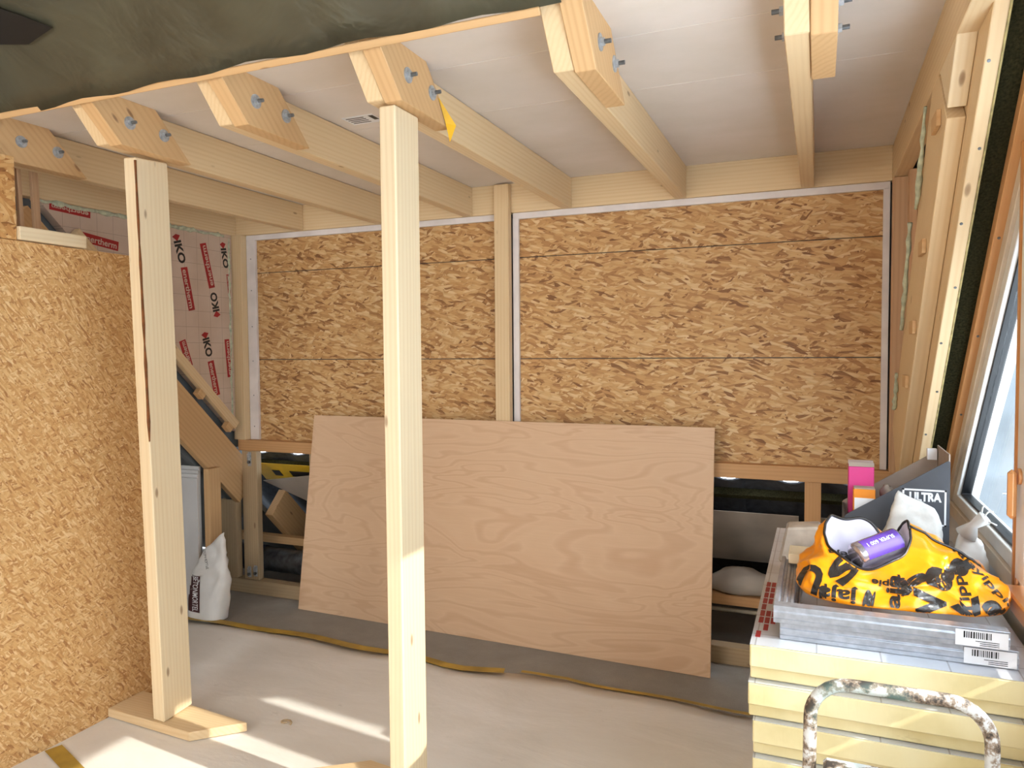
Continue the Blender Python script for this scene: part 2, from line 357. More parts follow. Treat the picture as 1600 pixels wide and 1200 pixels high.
tape_strip('floor_tape', [(-2.76 + i * .1, 1.93 - .035 * i, .0095) for i in range(7)], .06, 'short yellow tape strip on the paper at the foot of the chipboard partition')
# back wall of OSB boards in two bays
wb = empty('wall_back', (-1.6, 3.775, 1), 'rear wall of rough strand board in two framed bays', 'wall', kind='structure')
for (xa, xb) in ((-3.36, -1.58), (-1.545, .285)):
    for (za, zb) in ((.93, 1.507), (1.511, 2.058), (2.062, 2.31)):
        k = random.uniform(0, .002); box('strand_board', xa, xb, 3.775 + k, 3.79 + k, za, zb, 'osb_back', wb, bevel=.0015)
# chipboard partition on the left
tag(box('wall_left', -2.803, -2.785, -2.4, 2.43, 0, 1.98, 'osb_left', bevel=.001), 'fine-flaked orange chipboard partition on the left', 'wall', kind='structure')
# ceiling boards
ce = empty('ceiling', (-1.5, 2.8, 2.457), 'white ceiling boards above the joists', 'ceiling', kind='structure')
for (ya, yb) in ((1.82, 2.147), (2.150, 2.592), (2.595, 3.81)):
    box('ceiling_board', -3.5, .36, ya, yb, 2.457, 2.475, 'ceiling', ce, bevel=.001)
# far gables, rear roof (behind the photographer)
tag(box('wall_far_left', -6.1, -6, -2.6, 4.85, 0, 4.2, 'white_board', bevel=0), 'plain end wall far beyond the partition', 'wall', kind='structure')
tag(hexa('ceiling_rear_slope', [(-6, -2.6, 1.0), (.6, -2.6, 1.0), (.6, .3, 3.9), (-6, .3, 3.9), (-6, -2.66, 1.06), (.6, -2.66, 1.06), (.6, .3, 3.98), (-6, .3, 3.98)], 'white_board', bevel=0), 'rear roof slope behind the viewer', 'roof', kind='structure')
tag(box('wall_rear', -6, .6, -2.7, -2.6, 0, 1.05, 'white_board', bevel=0), 'low rear knee wall behind the viewer', 'wall', kind='structure')
w3 = empty('added_rooflight', (-1.8, -1.9, 1.7), 'rooflight frame added around the fill light behind the viewer', 'window', kind='structure')  # unseen frame, added only to surround the rear fill light
for sx in (-4.25, -.95): timber('frame_side', (sx, -2.33, 1.24), (sx, -1.42, 2.15), .08, .05, 'spruce_pale', w3, upv=(0, S2, -S2))
for yy in (-2.33, -1.42): timber('frame_rail', (-4.2, yy, yy + 3.57), (-1.0, yy, yy + 3.57), .08, .05, 'spruce_pale', w3, upv=(0, S2, -S2))
# roof outside over the dormer and beyond its cheeks
tag(box('roof_deck', -3.60, .42, 2.0, 3.95, 2.50, 2.56, 'tile', bevel=0), 'flat dormer roof deck above the ceiling boards', 'roof', kind='structure')
def slope_sheet(name, x0, x1, s0, ya, yb, th, mat, label, cat, kind='structure', par=None):
    """sheet in the roof slope: y+z = s0 on its room side, from y=ya to y=yb"""
    P = []
    for off in (0, th):
        dx = UPN * off
        P += [Vector((x0, ya, s0 - ya)) + dx, Vector((x1, ya, s0 - ya)) + dx, Vector((x1, yb, s0 - yb)) + dx, Vector((x0, yb, s0 - yb)) + dx]
    o = mesh(name, P, BF, mat, par); bm = bmesh.new(); bm.from_mesh(o.data); bmesh.ops.recalc_face_normals(bm, faces=bm.faces); bm.to_mesh(o.data); bm.free()
    return tag(o, label, cat, kind=kind) if par is None else o
slope_sheet('roof_slope_left', -6, -3.50, 4.46, .55, 4.45, .03, 'grey_foil', 'grey foil under the old roof beyond the left cheek', 'roof')
slope_sheet('roof_slope_upper', -6, .60, 4.56, -.15, 2.06, .05, 'grey_foil', 'old roof above the green membrane', 'roof')
slope_sheet('roof_slope_right', .376, .456, 4.262, .3, 4.2, .05, 'felt', 'dark green felt strip in the slope beside the window', 'roof felt')
slope_sheet('roof_overhang', .561, .80, 4.262, .3, 4.2, .05, 'grey_foil', 'roof overhang outside the gable', 'roof')
tag(prism('wall_cheek_left', [(1.6, 2.5), (3.86, 2.5), (3.86, .45), (3.7, .62)], 'x', -3.57, -3.53, 'grey_foil'), 'outer boarding of the left dormer cheek', 'wall', kind='structure')
tag(prism('wall_cheek_right', [(1.84, 2.5), (3.86, 2.5), (3.86, .48)], 'x', .382, .42, 'grey_foil'), 'outer boarding of the right dormer cheek', 'wall', kind='structure')
box('backing', -3.6, .5, 3.8155, 3.87, .94, .96, 'grey_foil', wb, 0)
box('backing', -3.6, .5, 3.795, 3.815, .935, 2.5, 'grey_foil', wb, 0)
tag(box('neighbour_building', 2.6, 2.9, 2.03, 19, -4, 4.0, 'outside', bevel=0), 'grey rendered building outside the triangular window', 'building')
# green membrane under the rafters, sagging a little
V = []; F = []; na = 80; nb = 26
for j in range(nb + 1):
    for i in range(na + 1):
        x = -5.2 + 5.66 * i / na; y = 1.79 + .004 * math.sin(x * 17) + max(0, -x - 1.6) * .012 - j / nb * 1.45
        p = Vector((x, y, 4.212 - y)); sag = .006 * noise.noise(Vector((x * 1.7, y * 2.5, 3))) + .002 * math.sin((x + .03) / .58 * 2 * math.pi) - .008
        if x > -.72: sag *= .3
        V.append(p + UPN * min(sag, -.002))
F = [(j * (na + 1) + i, j * (na + 1) + i + 1, (j + 1) * (na + 1) + i + 1, (j + 1) * (na + 1) + i) for j in range(nb) for i in range(na)]
F = [f for f in F if V[f[0]][0] < -.67]
mem = mesh('roof_membrane', V, F, 'membrane', smooth=True); tag(mem, 'dark green plastic membrane stapled under the rafters overhead', 'membrane')
so = mem.modifiers.new('s', 'SOLIDIFY'); so.thickness = .001
bt = empty('black_tape_patch', (-2.35, 1.6, 2.6), 'black adhesive tape patch on the green membrane', 'tape')
prism_pts = [(-2.62, 1.46), (-2.36, 1.505), (-2.36, 1.57), (-2.28, 1.60), (-2.20, 1.635), (-2.34, 1.655), (-2.47, 1.64), (-2.62, 1.66)]
Vt = [Vector((x, y, 4.212 - y)) - UPN * .022 for x, y in prism_pts] + [Vector((x, y, 4.212 - y)) - UPN * .0235 for x, y in prism_pts]
n = len(prism_pts); mesh('tape', Vt, [tuple(range(n)), tuple(range(2 * n - 1, n - 1, -1))] + [(i, (i + 1) % n, n + (i + 1) % n, n + i) for i in range(n)], 'black_tape', bt)
tag(timber('edge_lath', (-3.6, 1.797, 2.4095), (-.66, 1.797, 2.4095), .022, .008, 'rafter', upv=UPN), 'thin lath along the lower edge of the green membrane', 'lath')

# ------------------------------------------------------------------ ceiling frame: header beams, joists, rafters
tag(timber('header_beam', (-3.46, 3.775, 2.3785), (.297, 3.775, 2.3785), .06, .157, 'spruce'), 'long header beam along the top of the back wall', 'beam')
tag(timber('side_beam', (-3.49, 1.5, 2.3785), (-3.49, 3.805, 2.3785), .06, .157, 'spruce'), 'side beam at ceiling height above the printed insulation panel', 'beam')
tag(timber('side_beam', (.327, 1.5, 2.3785), (.327, 3.805, 2.3785), .06, .157, 'spruce'), 'side beam at ceiling height above the notched plank on the right', 'beam')
JX = [-.027, -.612, -1.205, -1.78, -2.35, -2.93]
names = ['rightmost ceiling joist seen end-on above the carton', 'second ceiling joist from the right', 'ceiling joist above the middle of the plywood sheet, third from the right',
         'fourth ceiling joist from the right, its far end left of the middle stud', 'fifth ceiling joist from the right, reaching the wall behind the right post', 'leftmost ceiling joist beside the printed insulation panel']
rn = ['bolted rafter end on the rightmost joist, bolts on both sides', 'bolted rafter end beside the second joist from the right', 'bolted rafter end above the right post, with a yellow plastic strip hanging at it',
      'bolted rafter end between the two posts', 'bolted rafter end resting above the left post', 'leftmost bolted rafter end, under the membrane by the strand board upright']
for k, xr in enumerate(JX):
    # joist, near end cut along the slope
    x0, x1 = xr - .058, xr
    mj = 'spruce'
    L0, L1 = 1.795, 1.925
    P = [(x0, L1, 2.30), (x1, L1, 2.30), (x1, 3.743, 2.30), (x0, 3.743, 2.30), (x0, L0, 2.455), (x1, L0, 2.455), (x1, 3.743, 2.455), (x0, 3.743, 2.455)]
    # local frame with X along the joist so the grain runs lengthwise
    o = mesh('ceiling_joist', [(p[1] - 2.8, -(p[0] - xr), p[2] - 2.38) for p in P], [tuple(reversed(f)) for f in BF], mj, bevel=.0025)
    o.matrix_world = Matrix(((0, -1, 0, xr), (1, 0, 0, 2.8), (0, 0, 1, 2.38), (0, 0, 0, 1)))
    bm = bmesh.new(); bm.from_mesh(o.data); bmesh.ops.recalc_face_normals(bm, faces=bm.faces); bm.to_mesh(o.data); bm.free()
    tag(o, names[k], 'joist', 'ceiling joists')
    r = empty('rafter', (xr + .031, 2.08, 2.295), rn[k], 'rafter', 'bolted rafter ends')
    ra, rb = xr + .001, xr + .061
    top = 1.0
    # sloping beam, cut level at its lower end; local X down the slope
    Y0, Y1 = 1.93, 2.245
    pts = [(Y0, 2.293), (Y1, 2.293), (Y1 - 1.5, 2.293 + 1.5), (Y0 - 1.5, 2.293 + 1.5)]
    Mx = Matrix(((0, 1, 0, (ra + rb) / 2), (S2, 0, S2, 2.0), (-S2, 0, S2, 2.4), (0, 0, 0, 1)))
    inv = Mx.inverted(); V = [inv @ Vector((x, p[0], p[1])) for x in (ra, rb) for p in pts]
    o = mesh('beam', V, [(0, 1, 2, 3), (7, 6, 5, 4), (0, 4, 5, 1), (1, 5, 6, 2), (2, 6, 7, 3), (3, 7, 4, 0)], 'rafter', None, bevel=.002)
    bm = bmesh.new(); bm.from_mesh(o.data); bmesh.ops.recalc_face_normals(bm, faces=bm.faces); bm.to_mesh(o.data); bm.free()
    o.matrix_world = Mx; o.parent = r; o.matrix_parent_inverse = r.matrix_basis.inverted()
    for by, bz in ((1.965, 2.377), (2.115, 2.372)):
        for sgn, xx in ((1, rb), (-1, x0)):
            if sgn < 0 and k != 0: continue
            b = cyl('washer', (xx, by, bz), (sgn, 0, 0), .023, .003, 'zinc', r, 20)
            cyl('nut', (xx + sgn * .003, by, bz), (sgn, 0, 0), .0115, .010, 'zinc', b, 6)
            cyl('bolt', (xx + sgn * .013, by, bz), (sgn, 0, 0), .0062, .018, 'darkzinc', b, 10)
    if k == 2:
        tag(mesh('plastic_flag', [(rb + .002, 2.15, 2.37), (rb + .006, 2.20, 2.34), (rb + .022, 2.235, 2.30), (rb + .004, 2.225, 2.245), (rb + .0015, 2.21, 2.30), (rb + .004, 2.15, 2.37), (rb + .008, 2.20, 2.34), (rb + .024, 2.235, 2.30), (rb + .006, 2.225, 2.245), (rb + .003, 2.20, 2.30)], [(0, 1, 2, 3, 4), (9, 8, 7, 6, 5)], 'yellow_flag'), 'torn yellow plastic strip hanging by the bolted rafter above the right post', 'plastic strip')
# delivery label on the ceiling boards
lb = empty('ceiling_label', (-1.62, 2.5, 2.456), 'small printed paper label on the white ceiling board left of the right post', 'label')
box('paper', -1.72, -1.58, 2.44, 2.53, 2.4555, 2.4568, 'paper_white', lb, 0)
for i in range(4): box('print_line', -1.71, -1.63, 2.455 + i * .018, 2.461 + i * .018, 2.4549, 2.4555, 'blackp', lb, 0)
box('print_block', -1.605, -1.585, 2.45, 2.50, 2.4549, 2.4555, 'blackp', lb, 0)

# ------------------------------------------------------------------ posts on foot plates
def skew_post(name, b0, b1, w, d, mat, label):
    b0 = Vector(b0); b1 = Vector(b1); o = timber(name, b0, b1, d, w, mat, upv=(1, 0, 0), bevel=.004); return tag(o, label, 'post')
skew_post('support_post', (-2.487, 2.262, .052), (-2.368, 2.10, 2.284), .06, .15, 'spruce_pale', 'slightly leaning timber post on the left, standing on a plank')
bk = []
for i in range(15):
    t = i / 14; w = .004 + .006 * abs(math.sin(i * 1.9)) * (1 - .5 * t); bk += [(.05 + 1.06 * t, .0755, .0305 - w), (.05 + 1.06 * t, .0755 - w, .0305), (.05 + 1.06 * t, .0765, .0315)]
lp = [o for o in bpy.data.objects if o.name.startswith('support_post')][0]
bo = mesh('bark_edge', bk, [(3 * i + a, 3 * i + 3 + a, 3 * i + 3 + (a + 1) % 3, 3 * i + (a + 1) % 3) for i in range(14) for a in range(3)], plain('bark', (150, 92, 48), .8, var=.2, scale=30)); bo.parent = lp
skew_post('support_post', (-1.206, 2.02, .048), (-1.206, 2.015, 2.291), .056, .142, 'spruce_pale', 'upright timber post in the middle, in front of the plywood sheet')
tag(prism('foot_plate', [(-2.783, 2.19), (-2.30, 2.165), (-2.14, 2.315), (-2.45, 2.345), (-2.783, 2.37)], 'z', .008, .045, 'spruce', bevel=.003), 'mitred plank lying under the left post', 'plank')
tag(prism('foot_plate', [(-1.72, 2.118), (-1.516, 2.267), (-1.08, 2.215), (-1.08, 1.90), (-1.72, 1.95)], 'z', .009, .045, 'spruce', bevel=.003), 'plank under the middle post, cut by the lower picture edge', 'plank')

# ------------------------------------------------------------------ back wall framing
tag(timber('middle_stud', (-1.59, 3.722, .996), (-1.59, 3.722, 2.448), .044, .084, 'spruce', upv=(1, 0, 0)), 'upright stud between the two strand board bays', 'stud')
tag(timber('corner_stud', (-3.435, 3.735, .996), (-3.435, 3.735, 2.299), .05, .09, 'spruce', upv=(1, 0, 0)), 'corner stud between the printed insulation and the white batten', 'stud')
def trim(name, x0, x1, z0, z1, y0=3.755):
    o = box(name, x0, x1, y0, 3.7745, z0, z1, 'white_trim', bevel=.0015); o['kind'] = 'structure'; return o
trim('trim_1', -3.388, -1.633, 2.266, 2.299); trim('trim_2', -1.545, .29, 2.266, 2.299)
t3 = trim('trim_3', -3.388, -3.318, .996, 2.271)
for z in (1.08, 1.28, 1.5, 1.72, 1.95, 2.15): cyl('screw', (-3.353, 3.7552, z), (0, -1, 0), .004, .0008, 'darkzinc', t3, 8)
trim('trim_4', -1.546, -1.512, .996, 2.271); trim('trim_5', .262, .29, .996, 2.271)
tag(timber('knee_rail', (-3.46, 3.762, .960), (.34, 3.762, .960), .085, .07, 'rail'), 'horizontal timber rail on top of the knee wall below the strand boards', 'rail')
hp = empty('hinge_post', (-3.37, 3.74, .09), 'knotty stud with door hinges below the rail at the left opening', 'stud')
timber('stud', (-3.37, 3.74, .091), (-3.37, 3.74, .924), .045, .118, 'greyed', hp, upv=(1, 0, 0))
def hinge(x, z, par, h=.07):
    b = box('hinge_plate', x - .013, x + .013, 3.713, 3.717, z, z + h, 'zinc', par, .001); cyl('hinge_cup', (x, 3.713, z + h * .3), (0, -1, 0), .010, .012, 'darkzinc', b, 12); box('hinge_arm', x - .009, x + .009, 3.700, 3.7125, z + h * .45, z + h * .9, 'zinc', b, .002)
hinge(-3.365, .828, hp, .09); hinge(-3.385, .105, hp); hinge(-3.335, .115, hp)
tag(timber('sill_plate', (-3.64, 3.745, .045), (.30, 3.745, .045), .07, .088, 'greyed'), 'floor plate along the bottom of the knee wall', 'plank')
tag(timber('short_stud', (-3.545, 3.735, .091), (-3.545, 3.735, .60), .05, .125, 'greyed', upv=(1, 0, 0)), 'short stub of stud beside the hinge stud, under the slanting board', 'stud')
tag(timber('side_stud', (-3.428, 3.46, .002), (-3.428, 3.46, .85), .095, .045, 'rafter', upv=(1, 0, 0)), 'upright stud beside the stacked white boards', 'stud')
tag(timber('inner_stud', (-2.89, 3.775, .09), (-2.89, 3.775, .924), .05, .07, 'greyed', upv=(1, 0, 0)), 'stud at the left edge of the plywood sheet, inside the knee wall', 'stud')
tag(timber('knee_stud', (-.02, 3.765, .09), (-.02, 3.765, .924), .05, .072, 'rail', upv=(1, 0, 0)), 'stud in the dark opening right of the plywood sheet', 'stud')
# plywood sheet leaning on the rail
A, B, C_, D = Vector((-2.90, 3.585, .001)), Vector((-.459, 3.522, .001)), Vector((-.464, 3.682, 1.172)), Vector((-2.83, 3.684, 1.172))
nrm = (B - A).cross(D - A).normalized() * -1; th = nrm * .010
tag(hexa('plywood_sheet', [A, B, B + th, A + th, D, C_, C_ + th, D + th], 'plywood', bevel=.001), 'large reddish plywood sheet leaning against the knee wall', 'plywood sheet')

# ------------------------------------------------------------------ knee space behind the opening
tl = empty('roof_tiles', (-1.6, 4.2, .5), 'dark corrugated roof tiles behind the knee wall', 'roof tiles', kind='structure')
def tile_mesh(x0):
    V = []; F = []; n = 12
    for j in range(2):
        for i in range(n + 1):
            x = x0 + .30 * i / n; h = .022 * math.sin(i / n * 2 * math.pi); y = 3.905 + j * .95
            V.append(Vector((x, y, 4.80 - y)) + UPN * h)
    for j in range(2):
        for i in range(n + 1): V.append(V[j * (n + 1) + i] + UPN * .014)
    m = n + 1
    for i in range(n): F += [(i, i + 1, m + i + 1, m + i), (2 * m + i, 3 * m + i, 3 * m + i + 1, 2 * m + i + 1), (i, 2 * m + i, 2 * m + i + 1, i + 1)]
    return V, F
for i in range(15): mesh('tile_column', *tile_mesh(-3.96 + .301 * i), 'tile', tl, smooth=True)
tag(timber('tile_batten', (-3.9, 3.92, .815), (.5, 3.92, .815), .03, .045, 'felt', upv=UPN), 'tile batten under the roof tiles in the opening', 'batten')
slope_sheet('white_underlay', -2.75, -.085, 4.62, 3.90, 4.24, .004, 'white_foil', 'white underlay sheet in the dark opening right of the plywood', 'sheet', kind=None)
slope_sheet('white_underlay', -.03, .44, 4.62, 3.90, 4.24, .004, 'white_foil', 'white underlay sheet right of the knee stud, behind the carton', 'sheet', kind=None)
prism_w = [(-3.42, .70), (-2.78, .80), (-2.78, .47), (-3.03, .46)]
V = [Vector((x, 4.60 - z, z)) for x, z in prism_w]; V += [v + UPN * .004 for v in V]
tag(mesh('white_underlay', V, [(0, 1, 2, 3), (7, 6, 5, 4), (0, 4, 5, 1), (1, 5, 6, 2), (2, 6, 7, 3), (3, 7, 4, 0)], 'white_foil'), 'torn white sheet hanging in the left opening beside the hinge stud', 'sheet')
yf = empty('yellow_wrap', (-3.2, 3.86, .78), 'yellow printed foil above the torn white sheet in the left opening', 'foil')
slope_sheet('foil', -3.42, -2.75, 4.635, 3.80, 3.93, .004, 'yellow_foil', '', '', par=yf)
for (xa, xb) in ((-3.30, -3.24), (-3.16, -2.95)): slope_sheet('print', xa, xb, 4.630, 3.845, 3.885, .003, 'blackp', '', '', par=yf)
for k, x in enumerate((-3.33, -2.2, -1.1, .10)):
    if k in (1, 2): continue
    tag(timber('eaves_rafter', (x, 3.91, .56), (x, 4.36, .11), .06, .2, 'rafter', upv=UPN), ['slanting rafter inside the left opening', '', '', 'slanting rafter in the dark opening behind the carton'][k], 'rafter')
tag(timber('inner_plank', (-3.7, 3.97, .298), (-2.5, 3.97, .298), .06, .05, 'rafter'), 'low plank above the foil duct in the left opening', 'plank')
tag(timber('inner_plank', (-1.2, 3.93, .265), (.4, 3.93, .265), .1, .05, 'rail'), 'plank below the white sack in the right opening', 'plank')
dc = empty('foil_duct', (-3.2, 4.0, .1), 'round silver duct with dark ends lying in the left opening', 'duct')
tube('duct', [(-3.42 + i * .05, 3.92, .17) for i in range(18)], [.078 + (.003 if i % 3 == 0 else 0) for i in range(18)], 'duct', dc, 20)
tube('sleeve', [(-3.75, 3.92, .17), (-3.425, 3.92, .17)], .086, 'dark_blue', dc, 20)
tag(tube('conduit', [(-1.2, 3.93, .20), (.4, 3.93, .20)], .011, 'pipe'), 'thin cream pipe running under the plank in the right opening', 'pipe')
# soft sack in the right opening
def lump(name, c, r, mat, par=None, seed=0, amp=.12, sq=1.0, n=(28, 18)):
    V = []; F = []; nu, nv = n
    for j in range(nv + 1):
        ph = -math.pi / 2 + math.pi * j / nv
        for i in range(nu):
            a = 2 * math.pi * i / nu; d = Vector((math.cos(ph) * math.cos(a), math.cos(ph) * math.sin(a), math.sin(ph)))
            k = 1 + amp * noise.noise(d * 1.7 + Vector((seed, 0, 0))) * 1.5 + amp * .6 * abs(noise.noise(d * 4 + Vector((0, seed, 0))))
            p = Vector((d.x * r[0], d.y * r[1], d.z * r[2])) * k; p.z = max(p.z, -r[2] * sq); V.append(Vector(c) + p)
    for j in range(nv):
        for i in range(nu): F.append((j * nu + i, j * nu + (i + 1) % nu, (j + 1) * nu + (i + 1) % nu, (j + 1) * nu + i))
    return mesh(name, V, F, mat, par, smooth=True)
tag(lump('white_sack', (-.36, 3.95, .342), (.16, .075, .075), 'white_foil', seed=4, sq=.66), 'crumpled pale sack lying in the dark opening right of the plywood', 'sack')

# ------------------------------------------------------------------ left cheek: printed insulation and slanting roof timbers
ins = empty('foil_insulation', (-3.47, 3.2, 1.7), 'foil-faced insulation panel with red and black print in the left cheek', 'insulation')
prism('board', [(2.44, 2.2995), (3.706, 2.2995), (3.706, 1.05)], 'x', -3.52, -3.465, 'pir_face', ins)
def bead(pts, r, name='foam_bead'):
    out = []; rr = []
    for i in range(len(pts) - 1):
        a, b = Vector(pts[i]), Vector(pts[i + 1]); n = max(2, int((b - a).length / .025))
        for k in range(n): out.append(a.lerp(b, k / n) + Vector((0, random.uniform(-.005, .005), random.uniform(-.005, .005)))); rr.append(r * random.uniform(.5, 1.3))
    return tube(name, out, rr, 'foam', ins, 7)
bead([(-3.466, 2.46, 2.292), (-3.466, 3.67, 2.288)], .013); bead([(-3.466, 3.682, 2.28), (-3.466, 3.68, 1.12)], .008); bead([(-3.466, 3.19, 1.60), (-3.466, 3.68, 1.10)], .009)
def stripe(kind, a, b, w):
    """print running from a to b on the panel, (y,z) points"""
    a = Vector((0, a[0], a[1])); b = Vector((0, b[0], b[1])); d = b - a; L = d.length; u = d / L; v = Vector((1, 0, 0)).cross(u); c = (a + b) / 2; X0 = -3.4648
    org = Vector((X0, c.y, c.z))
    if kind == 'E':
        def rect(hw0, hw1, l0, l1, mat, lift, nm):
            P = [a + u * l0 + v * hw0, a + u * l1 + v * hw0, a + u * l1 + v * hw1, a + u * l0 + v * hw1]
            return mesh(nm, [(X0 + lift, p.y, p.z) for p in P], [(0, 1, 2, 3)], mat, ins)
        rect(-w / 2, w / 2, 0, L, 'red', .0004, 'print_bar')
        text('lettering', 'enertherm', org + Vector((.0006, 0, 0)), u, v, L * .9, w * .66, 'letter', ins, .02)
    else:
        text('lettering', 'IKO', org, u, v, L * .82, w * .95, 'blackp', ins, .04)
        e = a - u * .012
        mesh('print_mark', [(X0 + .0005, p.y, p.z) for p in (e - v * w * .5, e + u * .03, e + v * w * .5, e - u * .012)], [(0, 1, 2, 3)], 'red', ins)
stripe('I', (3.271, 2.224), (3.317, 2.069), .06); stripe('E', (3.320, 2.06), (3.372, 1.809), .05)
stripe('I', (3.569, 1.799), (3.540, 1.94), .06); stripe('E', (3.536, 1.955), (3.47, 2.22), .05)
stripe('I', (3.635, 2.224), (3.662, 2.075), .05); stripe('E', (3.668, 2.05), (3.680, 1.93), .02)
stripe('E', (3.345, 1.475), (3.292, 1.629), .05); stripe('I', (3.471, 1.658), (3.505, 1.52), .06); stripe('E', (3.509, 1.505), (3.556, 1.29), .05)
stripe('E', (3.668, 1.40), (3.648, 1.64), .04); stripe('E', (2.72, 2.266), (2.50, 2.275), .035); stripe('E', (2.66, 2.15), (2.88, 2.125), .05)
# rafter below the panel, counter batten and batten stubs
sl = lambda s, y: (y, s - y)
def slope_bar(name, x0, x1, s0, s1, ya, yb, mat, par=None, bevel=.002):
    xc = (x0 + x1) / 2; h = (s1 - s0) * S2; m = (s0 + s1) / 2
    return timber(name, (xc, ya, m - ya), (xc, yb, m - yb), x1 - x0, h, mat, par, upv=UPN, bevel=bevel)
tag(slope_bar('cheek_rafter', -3.495, -3.452, 4.30, 4.64, 2.3, 3.80, 'rafter'), 'wide slanting rafter in the left cheek below the printed insulation', 'rafter')
cb_ = empty('counter_batten', (-3.46, 3.3, 1.4), 'slanting batten with sawn batten stubs above the left cheek rafter', 'batten')
slope_bar('batten', -3.45, -3.415, 4.72, 4.80, 2.6, 3.67, 'spruce', cb_)
for y in (3.06, 3.38, 3.60): slope_bar('batten_stub', -3.45, -3.41, 4.66, 4.718, y - .02, y + .02, 'rafter', cb_)
# stuff standing over the partition at upper left
tag(box('strand_upright', -2.803, -2.785, 1.2, 1.878, 1.982, 2.29, 'osb_piece', bevel=.001), 'strand board offcut standing on the partition at the left picture edge', 'board')
tag(timber('top_batten', (-2.79, 1.88, 2.009), (-2.79, 2.155, 2.009), .04, .05, 'spruce_pale'), 'pale batten lying along the top of the chipboard partition', 'batten')
for i, (y, lab) in enumerate(((2.10, 'leftmost dark lath standing behind the partition top'), (2.155, 'broad lath standing behind the partition top'), (2.20, 'thin lath beside the broad one behind the partition top'), (2.27, 'rightmost lath standing behind the partition top'))):
    tag(timber('standing_lath', (-3.2, y + .05, 0), (-3.2, y - .03, 2.36), .02, (.025, .045, .018, .03)[i], 'pinkish', upv=(0, 1, 0)), lab, 'lath', 'laths standing behind the partition')
# white boards, bag of mortar
for i in range(4):
    tag(box('plasterboard', -3.68 + .012 * i, -3.452 - .016 * i, 3.36 + .022 * i, 3.374 + .022 * i, .001, .80 + .02 * i, 'white_board', bevel=.001),
        ['front white panel of the stack under the slanting rafter', 'second white panel of the stack under the slanting rafter', 'third white panel of the stack under the slanting rafter', 'rearmost white panel of the stack under the slanting rafter'][i], 'panel', 'white panels under the rafter')
bagm = empty('mortar_bag', (-3.30, 3.26, 0), 'half-empty white and maroon mortar bag with a folded top behind the left post', 'bag')
V = []; F = []; nu, nv = 40, 26
for j in range(nv + 1):
    t = j / nv
    for i in range(nu):
        a = 2 * math.pi * i / nu; w = (.125 + .02 * math.sin(t * 3)) * (1 - .42 * t ** 3); d = .07 * (1 - .75 * t ** 1.3)
        ca, sa = math.cos(a), math.sin(a); sgn = lambda q, e: math.copysign(abs(q) ** e, q)
        p = Vector((-3.29 + w * sgn(ca, .7) + .02 * t, 3.26 + d * sgn(sa, .7) + .03 * t, .012 + t * (.50 - .15 * (1 - ca) / 2)))
        k = noise.noise(p * 12) * .014 * (.3 + 1.6 * t) + (.25 - abs(noise.noise(p * 22))) * .03 * t; V.append(p + Vector((ca, sa, 0)) * k)
F = [(j * nu + i, j * nu + (i + 1) % nu, (j + 1) * nu + (i + 1) % nu, (j + 1) * nu + i) for j in range(nv) for i in range(nu)] + [tuple(range(nu - 1, -1, -1)), tuple(range(nv * nu, nv * nu + nu))]
mesh('sack', V, F, 'white_plastic', bagm, smooth=True)
bv = BVHTree.FromPolygons([Vector(v) for v in V], F)
def on_surface(name, mat, c, u, v, w, h, par, bvh, nn=(10, 16), lift=.002):
    c = Vector(c); u = Vector(u).normalized(); v = Vector(v).normalized(); n = u.cross(v); P = []; ok = True
    for j in range(nn[1] + 1):
        for i in range(nn[0] + 1):
            st = c + u * (i / nn[0] - .5) * w + v * (j / nn[1] - .5) * h + n * .5; hit = bvh.ray_cast(st, -n)
            P.append((hit[0] + n * lift) if hit[0] is not None else None)
    F = []
    for j in range(nn[1]):
        for i in range(nn[0]):
            q = [j * (nn[0] + 1) + i, j * (nn[0] + 1) + i + 1, (j + 1) * (nn[0] + 1) + i + 1, (j + 1) * (nn[0] + 1) + i]
            if all(P[k] is not None for k in q): F.append(tuple(q))
    return mesh(name, [p if p is not None else (0, 0, 0) for p in P], F, mat, par, smooth=True)
uu = Vector((.80, .60, 0)).normalized()
on_surface('print_panel', 'maroon', (-3.335, 3.2, .155), uu, (0, 0, 1), .072, .2, bagm, bv)
text('lettering', 'BETONMORTEL', (-3.325, 3.2, .155), (0, 0, -1), uu, .19, .034, 'paper_white', bagm, .01, bvh=bv, skin=.0045)
text('lettering', 'BETONMORTEL', (-3.25, 3.2, .36), (.2, .1, -1), uu, .12, .016, 'blackp', bagm, .0, bvh=bv)

# ------------------------------------------------------------------ right cheek: notched plank, rafter, battens
tag(timber('cheek_stud', (.325, 3.70, .997), (.325, 3.70, 2.298), .07, .06, 'pinkish', upv=(1, 0, 0)), 'corner stud at the right end of the back wall', 'stud')
tag(timber('cheek_stud', (.359, 3.56, 1.12), (.359, 3.56, 2.298), .07, .03, 'pinkish', upv=(1, 0, 0)), 'second upright stud of the right cheek, beside the corner stud', 'stud')
tag(prism('cheek_infill', [(2.4, 2.299), (3.66, 2.299), (3.66, 1.02)], 'x', .3747, .381, 'pinkish'), 'dull infill board in the right cheek behind the notched plank', 'board')
for i, (y0, z0, y1, z1, lab) in enumerate(((2.55, 2.27, 2.74, 2.00, 'pale foam smear at the top of the notched plank'), (2.9, 1.98, 3.14, 1.62, 'pale foam smear halfway along the notched plank'), (3.3, 1.45, 3.40, 1.3, 'pale foam blob low on the right cheek'))):
    out = []; rr = []
    for k in range(14): t = k / 13; out.append((.287 + random.uniform(-.002, .002), y0 + (y1 - y0) * t, z0 + (z1 - z0) * t)); rr.append(random.uniform(.004, .0105))
    tag(tube('foam_smear', out, rr, 'foam', seg=7), lab, 'foam')
